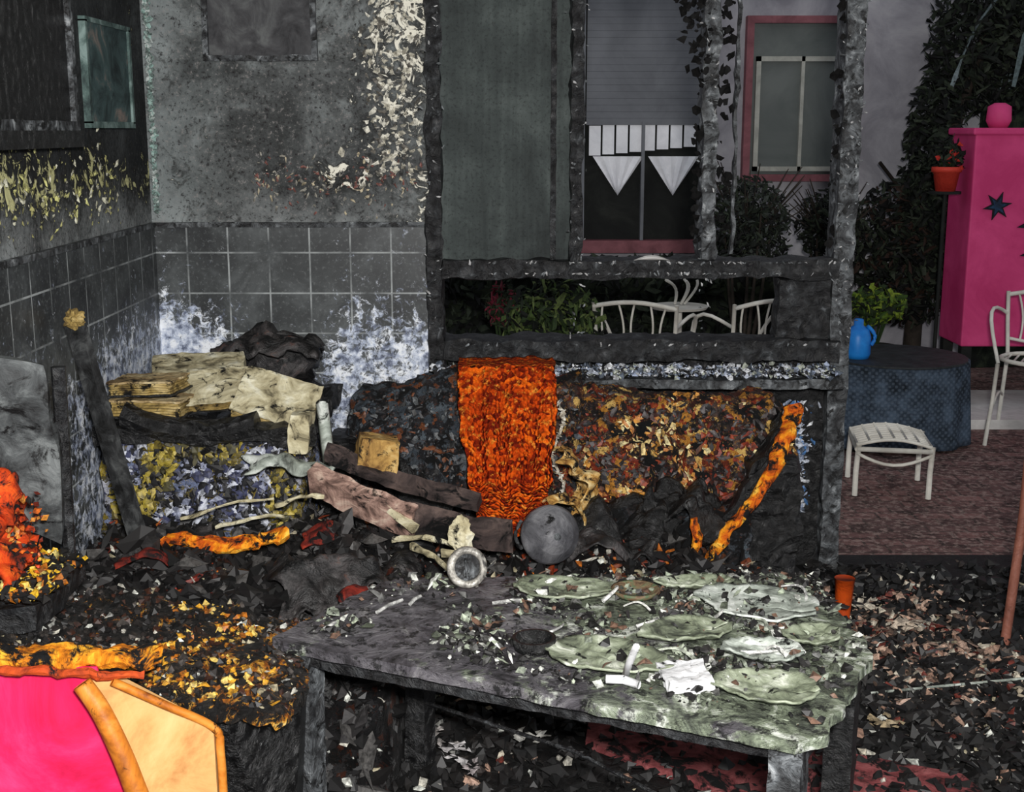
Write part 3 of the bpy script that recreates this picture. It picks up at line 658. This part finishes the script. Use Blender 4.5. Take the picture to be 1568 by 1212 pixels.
b = MB(); b.prism([(-.835, 2.36, .58), (-.79, 2.37, .58), (-.61, 2.41, .45), (-.605, 2.40, .05), (-.70, 2.36, .05), (-.76, 2.36, .36)], (0, .02, 0)); b.build('side_panel', mottle('cream_panel', [(160, 100, 50), (206, 156, 96), (220, 178, 120)], 5, .7, bump=.1), a)
n = N('charred_yellow_seat', .5, .5); x, y, z = n.xyz()
kb = n.ramp(n.mr(n.noise(30, 8, .75), .38, .70), [c(10, 10, 10), c(26, 24, 22), c(80, 70, 62)])
ky = n.ramp(n.mr(n.noise(34, 6, .75, .5), .36, .66), [c(30, 18, 10), c(160, 88, 18), c(220, 160, 54), c(244, 212, 130)])
mk = n.math('ADD', n.noise(17, 8, .75, .8, n.off(3)), n.math('MULTIPLY', n.mr(x, -.90, -.70), .06))
m_seat = n.out(n.mix(n.mr(mk, .58, .62), kb, ky)); n.bump(mk, 1, .03)
def st_(u, v):
    x = -1.27+.80*u; y = 2.46+.50*v; z = .55-.11*u
    p = Vector((x, y, z)); return p+noise.noise_vector(p*9)*.03+noise.noise_vector(p*26)*.018+noise.noise_vector(p*60)*.007
b = MB(); b.grid(st_, 90, 60); b.build('charred_seat', m_seat, a, solid=.04)
b = MB()
for i in range(2600):
    u, v = R.random(), R.random(); p = st_(u, v); p.z += .022
    yl = (noise.noise(p*9) > .18 and u > .55) or (u < .10 and v > .55)
    pal = [(220, 160, 46), (180, 104, 22), (240, 206, 110), (40, 24, 14), (14, 14, 14)] if yl else [(12, 12, 12), (22, 20, 20), (40, 36, 34), (10, 10, 10), (80, 74, 70), (60, 30, 16)]
    if R.random() < .07: pal = PW
    (b.lump if R.random() < .6 else b.shard)(p, R.choice((.005, .009, .015)), pick(pal))
b.build('seat_fragments', m_chip, a)
b = MB(); b.prism([(-.75, 2.52, .0), (-.50, 2.62, .0), (-.47, 2.66, .42), (-.60, 2.47, .43), (-.75, 2.45, .5)], (0, .3, 0)); b.build('charred_side', m_black, a)

# charred upright chair at left
ch = empty('charred_chair')
def bk(u, v):
    p = Vector((-1.27+.17*u+.03*math.sin(v*3), 2.92-.04*v+.03*u, .70+.44*v-.03*(u-.5)**2*4)); return p+noise.noise_vector(p*8)*.02
b = MB(); b.grid(bk, 16, 30); b.build('backrest', mottle('grey_charred_board', [(34, 35, 36), (70, 73, 74), (110, 114, 114)], 14, .6, char=.25, cscale=12), ch, solid=.03)
m_of = mottle('orange_foam', [(90, 26, 8), (196, 62, 12), (226, 100, 28)], 18, .85, char=.38, cscale=16)
b = MB(); crumple(b, (-1.14, 2.83, .76), .20, .22, .1, 1.25, .05, 0, 40); crumple(b, (-1.22, 2.80, .74), .26, .14, .3, 1.4, .05, 0, 40); crumple(b, (-1.2, 2.82, .84), .14, .12, .2, .3, .05, 0, 30); b.build('melted_foam', m_of, ch, True, .018)
b = MB()
for i in range(260):
    b.lump((R.uniform(-1.27, -1.08), R.uniform(2.76, 2.84), R.uniform(.64, .84)), R.choice((.004, .008, .013)), pick([(200, 62, 14), (226, 110, 34), (120, 34, 10), (30, 26, 24), (230, 150, 60)]), 1.3)
b.build('foam_lumps', m_chip, ch)
b = MB()
for x, y in ((-1.27, 2.98), (-1.08, 3.0)): b.tube([(x, y, 0), (x, y-.03, .6), (x, y-.02, 1.1)], .016, 0, 7, None, .008)
for x, y in ((-1.27, 2.68), (-1.07, 2.70)): b.tube([(x, y, 0), (x, y, .6)], .016, 0, 7, None, .008)
b.box(-1.29, -1.05, 2.66, 3.0, .56, .62, 0, .03, .015); b.build('frame', m_char, ch)
b = MB()
for i in range(600): b.lump((R.uniform(-1.28, -1.02), R.uniform(2.64, 2.95), .635+R.random()*.02), R.choice((.006, .010, .016)), pick([(235, 185, 40), (190, 110, 24), (30, 28, 26), (20, 20, 20), (225, 205, 120), (14, 14, 14)]), 1.3)
b.build('foam_crumbs', m_chip, ch)

# ---------------------------------------------------------------- floor debris
b = MB(); PF = [(206, 172, 150), (160, 126, 108), (112, 92, 80), (54, 46, 42), (222, 212, 192), (24, 22, 22), (184, 150, 130), (84, 74, 66), (120, 54, 44), (30, 28, 26)]
PB = [(14, 14, 14), (24, 22, 22), (10, 10, 10), (34, 32, 31), (18, 18, 18)]
for i in range(11000):
    e = R.random()
    if e < .20: x, y = R.gauss(1.33, .16), R.gauss(3.85, .26)
    elif e < .58: x, y = R.uniform(-.7, 2.0), R.uniform(2.6, 3.75)
    elif e < .65: x, y = R.gauss(-.42, .08), R.gauss(3.3, .15)
    else: x, y = R.uniform(.9, 2.6), R.uniform(2.6, 4.7)
    if y > 4.68: continue
    cl = noise.noise(Vector((x*5, y*5, 4)))
    pal = PF if (e < .20 and cl > -.35) or (cl > .28 and R.random() < .5) else PB
    if R.random() < .06: pal = PW
    sz = R.choice((.005, .009, .014, .024)) if pal is not PB else R.choice((.01, .02, .03))
    if R.random() < .6: b.lump((x, y, sz*.5), sz, pick(pal), R.choice((1, 1.6)))
    else: b.shard((x, y, .008+R.random()*.02), sz, pick(pal), .7, R.choice((1, 1.5)), fold=.3)
for x, y, r, k in ((-.40, 3.36, .09, (200, 204, 182)), (-.32, 3.24, .07, (180, 184, 164)), (-.28, 3.42, .06, (150, 154, 140)), (-.44, 3.2, .05, (210, 210, 196)), (-.15, 3.1, .04, (200, 196, 196)), (-.10, 3.02, .03, (180, 170, 170)), (1.52, 3.45, .05, (200, 186, 162)), (1.05, 3.3, .04, (170, 152, 120)), (.35, 3.42, .03, (170, 96, 58)), (-.6, 2.95, .04, (200, 150, 64)), (-.2, 3.2, .05, (180, 174, 170)), (1.30, 4.0, .06, (214, 198, 178)), (1.42, 3.8, .055, (206, 174, 154)), (1.2, 4.2, .05, (220, 210, 190)), (.2, 3.35, .04, (180, 170, 160)), (.05, 3.2, .04, (200, 198, 190))):
    for j in range(12): b.shard((x+R.gauss(0, r*.6), y+R.gauss(0, r*.7), .03+R.random()*.02), r*R.uniform(.25, .6), c(*k), .4, 1.1)
b.build('floor_rubble', m_chip)
b = MB(); b.prism([(.22, 3.36, .004), (.20, 3.2, .004), (.75, 2.75, .004), (1.25, 2.70, .004), (1.16, 3.02, .004), (.7, 3.22, .004)], (0, 0, .02)); b.build('red_mat', mottle('dusty_red_mat', [(70, 34, 34), (124, 60, 62), (156, 90, 90)], 12, .8, char=.3, cscale=10))
b = MB(); b.tube([(1.02, 3.5, .02), (1.3, 3.54, .03), (1.7, 3.62, .03)], .004); b.build('metal_rod', m_sheet)
b = MB(); b.tube([(1.10, 4.0, .20), (1.10, 4.0, .10), (1.10, 4.0, 0)], .034, 0, 14, .018); b.build('wooden_furniture_leg', m_legw, None, True)
wc = empty('wooden_chair'); m_brw = mottle('brown_wood', [(110, 66, 54), (150, 96, 80)], 8, .5)
b = MB()
b.tube([(1.605, 3.9, 0), (1.64, 3.92, .45), (1.67, 3.98, .95)], .016, 0, 10); b.tube([(2.0, 3.9, 0), (2.0, 3.92, .45), (2.0, 3.98, .95)], .018, 0, 10)
b.tube([(1.70, 3.5, 0), (1.70, 3.52, .45)], .018); b.tube([(2.0, 3.5, 0), (2.0, 3.52, .45)], .018)
for z in (.65, .78, .9): b.box(1.66, 2.0, 3.94, 3.965, z, z+.05)
b.box(1.68, 2.02, 3.48, 3.92, .44, .475); b.build('frame', m_brw, wc, bevel=.003)

b = MB(); PS = [(215, 222, 236), (160, 172, 196), (96, 106, 120), (240, 243, 248), (50, 50, 54), (30, 30, 32), (190, 196, 182)]
for i in range(1900):
    x = R.uniform(.12, 1.18) if R.random() < .8 else R.uniform(-.3, .15)
    b.shard((x, R.uniform(4.50, 4.64), .775+R.random()*.03), R.choice((.005, .009, .016)), pick(PS), .9, 1, 0, (0, -.7, .7))
for i in range(420): b.shard((R.gauss(1.07, .025), 4.685, R.uniform(.22, .65)), R.choice((.005, .010, .016)), pick(PS[:4]+[(90, 140, 200)]), .4, 1.5, 0, (0, -1, 0))
b.build('sill_ash', m_chip)

# ---------------------------------------------------------------- patio things
m_cw = mottle('white_lacquered_metal', [(190, 186, 175), (225, 222, 212)], 9, .5, bump=.05)
def garden_chair(x, y, rz):
    T = Matrix.Translation((x, y, -.005)) @ Matrix.Rotation(rz, 4, 'Z'); e = empty('garden_chair')
    b = MB(); b.T = T
    for sx in (-1, 1):
        b.tube([(sx*.22, -.2, 0), (sx*.20, -.18, .25), (sx*.19, -.17, .44)], .011); b.tube([(sx*.22, .24, 0), (sx*.19, .2, .44), (sx*.21, .25, .62), (sx*.22, .27, .78)], .011)
        b.tube(arc((sx*.19, -.15, .44), (sx*.215, .25, .66), (sx*.06, -.05, .14)), .010)
        b.tube(arc((sx*.20, -.18, .2), (sx*.2, .22, .2), (0, 0, .05)), .007)
    b.build('legs_and_arms', m_cw, e, True)
    b = MB(); b.T = T; b.tube(arc((-.22, .27, .76), (.22, .27, .76), (0, .02, .03)), .012); b.tube(arc((-.2, .25, .52), (.2, .25, .52), (0, 0, -.02)), .009)
    for i in range(5): xx = -.14+.07*i; b.tube(arc((xx, .255, .51), (xx*1.2, .275, .78), (.02*(-1)**i, 0, 0)), .006, 0, 6)
    b.build('back', m_cw, e, True)
    b = MB(); b.T = T; ring = [(.2*math.cos(t/16*6.2832), .02+.2*math.sin(t/16*6.2832), .45) for t in range(17)]; b.tube(ring, .012)
    for i in range(9):
        q = -.16+.04*i; hh = math.sqrt(.04-q*q); b.tube([(q, .02-hh, .45), (q, .02+hh, .45)], .006, 0, 6)
    b.build('seat', m_cw, e, True)
garden_chair(2.82, 6.70, -.5); garden_chair(.72, 6.75, 2.8); garden_chair(1.22, 6.80, -2.7)
gt = empty('garden_table')
b = MB(); b.lathe([(0, .64), (.16, .64), (.17, .655), (0, .66)], (.97, 7.35, -.005)); b.tube([(.97, 7.35, 0), (.97, 7.35, .64)], .02); b.build('top_and_stem', m_cw, gt)
b = MB()
for i in range(3): t_ = i*2.09; b.tube([(.97, 7.35, .2), (.97+.15*math.cos(t_), 7.35+.15*math.sin(t_), 0)], .012)
for i in range(5): t_ = i*1.257; b.tube(arc((.97+.03*math.cos(t_), 7.35, .66), (.97+.10*math.cos(t_), 7.35+.05*math.sin(t_), .80), (.03, 0, .02)), .008)
b.build('feet_and_candle_arms', m_cw, gt)
st = empty('low_stool')
b = MB()
for x, y in ((1.58, 5.66), (1.90, 5.60), (1.63, 5.98), (1.95, 5.92)): b.tube([(x, y, 0), (x, y, .12), (x+.01, y+.01, .24)], .013)
b.tube([(1.58, 5.66, .22), (1.90, 5.60, .22), (1.95, 5.92, .22), (1.63, 5.98, .22), (1.58, 5.66, .22)], .012); b.tube(arc((1.58, 5.66, .2), (1.90, 5.60, .2), (0, 0, -.05)), .008)
b.build('legs', m_cw, st, True)
b = MB()
for i in range(9): u = i/8; b.tube(arc((1.58+.05*u, 5.66+.32*u, .24), (1.90+.05*u, 5.60+.32*u, .24), (0, 0, .03)), .008)
for i in range(7): u = i/6; b.tube([(1.58+.32*u, 5.66-.06*u, .245+.03*math.sin(u*3.14)), (1.63+.32*u, 5.98-.06*u, .245+.03*math.sin(u*3.14))], .006)
b.build('woven_seat', m_cw, st, True)
dt = empty('draped_table')
b = MB()
def dr(u, v):
    a_ = 2*math.pi*u; r = .40*min(1, v/.5)*(1+ (.04*math.sin(a_*12)+.05)*max(0, v-.5)*2); z = .45 if v < .5 else .45-(v-.5)*2*.44
    return Vector((2.04+r*1.0*math.cos(a_), 6.72+r*.75*math.sin(a_), z))
b.grid(dr, 120, 20); n = N('blue_checked_cloth', .9, .1); x, y, z = n.xyz()
ck = n.math('MULTIPLY', n.math('SINE', n.math('MULTIPLY', x, 190)), n.math('SINE', n.math('MULTIPLY', z, 190)))
k = n.ramp(n.mr(n.noise(10, 6, .7), .36, .64), [c(30, 36, 42), c(54, 64, 76), c(76, 90, 106)]); k = n.mix(n.mr(ck, .1, .5, 0, .3), k, c(104, 116, 130)); b.build('cloth', n.out(k), dt, True, .006)
b = MB(); b.lathe([(0, .455), (.37, .455), (.37, .465), (0, .467)], (2.06, 6.74, 0)); b.build('top', mottle('slate_top', [(28, 32, 34), (50, 54, 56)], 16, .6), dt)
b = MB(); b.lathe([(0, .466), (.06, .466), (.068, .49), (.068, .58), (.055, .62), (.025, .64), (.025, .67), (.018, .675), (0, .676)], (1.83, 6.66, 0)); b.tube(arc((1.87, 6.64, .64), (1.89, 6.62, .54), (.03, 0, 0)), .01); b.build('blue_jug', mottle('blue_plastic', [(20, 96, 180), (36, 134, 214)], 6, .4, bump=0), None, True)
pc = empty('pink_cabinet'); m_pc = mottle('pink_cabinet_paint', [(186, 46, 102), (212, 70, 126)], 3, .6, bump=.05)
b = MB(); b.box(2.64, 3.4, 7.4, 7.8, .40, 1.64); b.box(2.62, 3.42, 7.38, 7.82, 1.62, 1.66); b.build('body', m_pc, pc, bevel=.01)
b = MB(); b.lathe([(0, 1.66), (.05, 1.66), (.07, 1.70), (.065, 1.78), (.03, 1.80), (0, 1.80)], (2.80, 7.5, 0)); b.build('finial', m_pc, pc, True)
b = MB()
def star(cx, cz, r, y, mi=0):
    P = []
    for i in range(12): t_ = math.pi*i/6+.2; rr = r if i % 2 == 0 else r*.4; P.append((cx+rr*math.cos(t_), y, cz+rr*math.sin(t_)))
    b.prism(P, (0, .01, 0), mi)
star(2.79, 1.22, .085, 7.388); star(2.79, 1.22, .055, 7.384, 1); star(3.02, 1.12, .11, 7.388); star(3.02, .95, .08, 7.388)
b.build('flower_decal', [mottle('decal_black', [(15, 15, 25), (20, 20, 30)], 3), mottle('decal_blue', [(30, 60, 90), (20, 20, 30)], 20)], pc)
b = MB()
for x in (2.68, 3.36):
    for y in (7.44, 7.76): b.box(x-.03, x+.03, y-.03, y+.03, .05, .40)
b.build('legs', m_dark, pc)
b = MB(); b.box(2.50, 3.7, 7.0, 7.84, -.005, .05); b.build('step_slab', m_white)

# plants
m_leaf = vcol('leaves', .7, .2, .5)
def foliage(b, cen, rad, nn, size, pal):
    for i in range(nn):
        while True:
            d = Vector([R.uniform(-1, 1) for _ in range(3)])
            if d.length < 1: break
        p = Vector(cen)+Vector((d.x*rad[0], d.y*rad[1], d.z*rad[2])); b.shard(p, size*R.uniform(.6, 1.3), pick(pal), 1, R.choice((1.5, 2)), 0, d+Vector((0, -.6, .3)))
DG = [(10, 14, 10), (17, 23, 16), (30, 38, 26), (8, 9, 8), (50, 58, 44)]
m_bark = mottle('bark', [(30, 26, 22), (60, 52, 44)], 10)
def bush(name, x, y, rad, zc, nn, size, pal, trunk=.03):
    e = empty(name); b = MB(); foliage(b, (x, y, zc), rad, nn, size, pal); b.build('foliage', m_leaf, e)
    b = MB()
    for i in range(5):
        t_ = i*1.26; b.tube([(x, y, -.005), (x+.1*math.cos(t_), y+.1*math.sin(t_), zc*.6), (x+rad[0]*.6*math.cos(t_), y+rad[1]*.6*math.sin(t_), zc+rad[2]*.4)], trunk, 0, 7, trunk*.3)
    for i in range(26):
        t_ = R.uniform(0, 6.28); b.tube([(x, y, zc-.1), (x+rad[0]*1.25*math.cos(t_), y+rad[1]*.8*math.sin(t_), zc+rad[2]*R.uniform(.3, 1.3))], .008, 0, 5, .003)
    b.build('stems', m_bark, e)
bush('shrub', 1.42, 7.75, (.27, .3, .30), 1.08, 1700, .022, DG+[(60, 66, 60)], .015)
bush('shrub', 1.95, 7.85, (.22, .25, .22), 1.08, 1000, .022, DG, .015)
e = empty('dark_backdrop_hedge'); b = MB()  # hedge added as a dark backdrop in front of the pale wall
for i in range(6000): b.shard((R.uniform(-1.2, 2.1), 8.12+R.random()*.22, R.uniform(0, .84)), R.uniform(.02, .05), pick(DG), 1, 1.6, 0, (0, -1, .3))
b.build('foliage', m_leaf, e)
b = MB(); b.box(-1.2, 2.1, 8.2, 8.36, -.005, .82, 0, .1, .04); b.build('dark_backdrop_core', m_hedge, e)
e = empty('tree'); b = MB()
foliage(b, (2.98, 8.15, 2.2), (.42, .24, .5), 2600, .032, DG); foliage(b, (2.66, 8.15, 1.35), (.20, .24, .75), 2200, .032, DG); foliage(b, (2.55, 8.15, .9), (.42, .22, .5), 2400, .032, DG+[(50, 34, 26)]); b.build('foliage', m_leaf, e)
b = MB(); b.tube([(2.6, 8.2, 0), (2.62, 8.2, 1.0), (2.75, 8.15, 1.6), (2.95, 8.15, 2.3)], .06, 0, 9, .03); b.tube([(2.62, 8.2, 1.1), (2.3, 8.1, 1.45)], .012); b.build('trunk', m_bark, e, True)
e = empty('palm'); b = MB()
for i in range(26):
    t_ = R.uniform(0, 6.28); L = R.uniform(.5, .8); p0 = Vector((3.42, 7.98, 2.5)); d = Vector((math.cos(t_), math.sin(t_)*.5, 0))
    b.c = pick([(90, 105, 105), (60, 72, 70), (120, 134, 136)]); b.tube(smooth_path([p0, p0+d*L*.4+Vector((0, 0, .1)), p0+d*L*.8-Vector((0, 0, .2)), p0+d*L-Vector((0, 0, .6))], 4), .045, 0, 6, .012, 0, .3)
b.build('fronds', m_leaf, e)
b = MB(); b.tube([(3.55, 8.2, 0), (3.5, 8.1, 1.2), (3.42, 7.98, 2.5)], .06); b.build('trunk', m_bark, e)
def pot(name, x, y, h, r, pal, nn, zc, rad, size, potmat, z0=-.005):
    e = empty(name); b = MB(); b.lathe([(0, 0), (r*.7, 0), (r, h), (r*1.06, h), (r*1.06, h-.03), (r*.9, h-.03), (0, h-.04)], (x, y, z0)); b.build('pot', potmat, e, True)
    b = MB(); foliage(b, (x, y, zc), rad, nn, size, pal)
    b.c = c(40, 60, 25)
    for i in range(6): t_ = i*1.05; b.tube([(x, y, z0+h-.04), (x+rad[0]*.5*math.cos(t_), y+rad[1]*.5*math.sin(t_), zc)], .006, 0, 5)
    b.build('plant', m_leaf, e); return e
GG = [(84, 108, 32), (50, 74, 22), (32, 48, 18), (116, 134, 40), (18, 26, 14)]
pot('potted_plant', 2.12, 7.35, .42, .13, GG, 340, .65, (.17, .13, .11), .030, m_dark)
pot('potted_plant', .22, 6.6, .35, .13, [(66, 84, 40), (44, 60, 30), (90, 104, 56), (24, 34, 18), (14, 18, 12)], 900, .62, (.28, .15, .28), .03, m_dark)
e = pot('flowering_plant', 2.52, 7.5, .14, .08, DG, 160, 1.50, (.10, .08, .12), .025, mottle('red_pot_glaze', [(170, 44, 34), (200, 62, 46)], 6, .6), 1.30)
b = MB(); b.tube([(2.52, 7.5, 0), (2.52, 7.5, 1.3)], .012); b.lathe([(0, 1.285), (.09, 1.285), (.09, 1.30), (0, 1.30)], (2.52, 7.5, 0)); b.lathe([(0, 0), (.10, 0), (.10, .07), (0, .07)], (2.52, 7.5, 0)); b.build('stand', m_dark, e)
b = MB()
for i in range(14): b.shard((2.52+R.gauss(0, .05), 7.45, 1.5+R.gauss(0, .04)), .02, c(190, 50, 40), .6, 1, 0, (0, -1, 0))
b.build('blossom', m_leaf, e)
pot('flowering_plant', -.05, 6.8, .4, .08, [(110, 30, 46), (40, 50, 30), (30, 40, 24)], 260, .72, (.10, .1, .12), .022, m_dark)

# ---------------------------------------------------------------- light, world, camera
w = bpy.data.worlds.new('w'); bpy.context.scene.world = w; w.use_nodes = True
w.node_tree.nodes['Background'].inputs[0].default_value = (.86, .91, 1, 1); w.node_tree.nodes['Background'].inputs[1].default_value = .45
def area(name, loc, tgt, size, power, col=(1, 1, 1)):
    l = bpy.data.lights.new(name, 'AREA'); l.size = size; l.energy = power; l.color = col
    o = bpy.data.objects.new(name, l); bpy.context.scene.collection.objects.link(o); o.location = loc
    o.rotation_euler = (Vector(tgt)-Vector(loc)).to_track_quat('-Z', 'Y').to_euler()
area('flash_light', (.12, -.05, 1.9), (0, 3.8, .8), .2, 180, (1, .98, .96))
cam = bpy.data.cameras.new('cam'); co = bpy.data.objects.new('camera', cam); bpy.context.scene.collection.objects.link(co)
cam.lens = 44.8; cam.sensor_width = 36; co.location = (0, 0, 1.65); co.rotation_euler = (math.radians(90-11.8), 0, 0)
cam.clip_start = .05
bpy.context.scene.camera = co
bpy.context.scene.view_settings.view_transform = 'Standard'
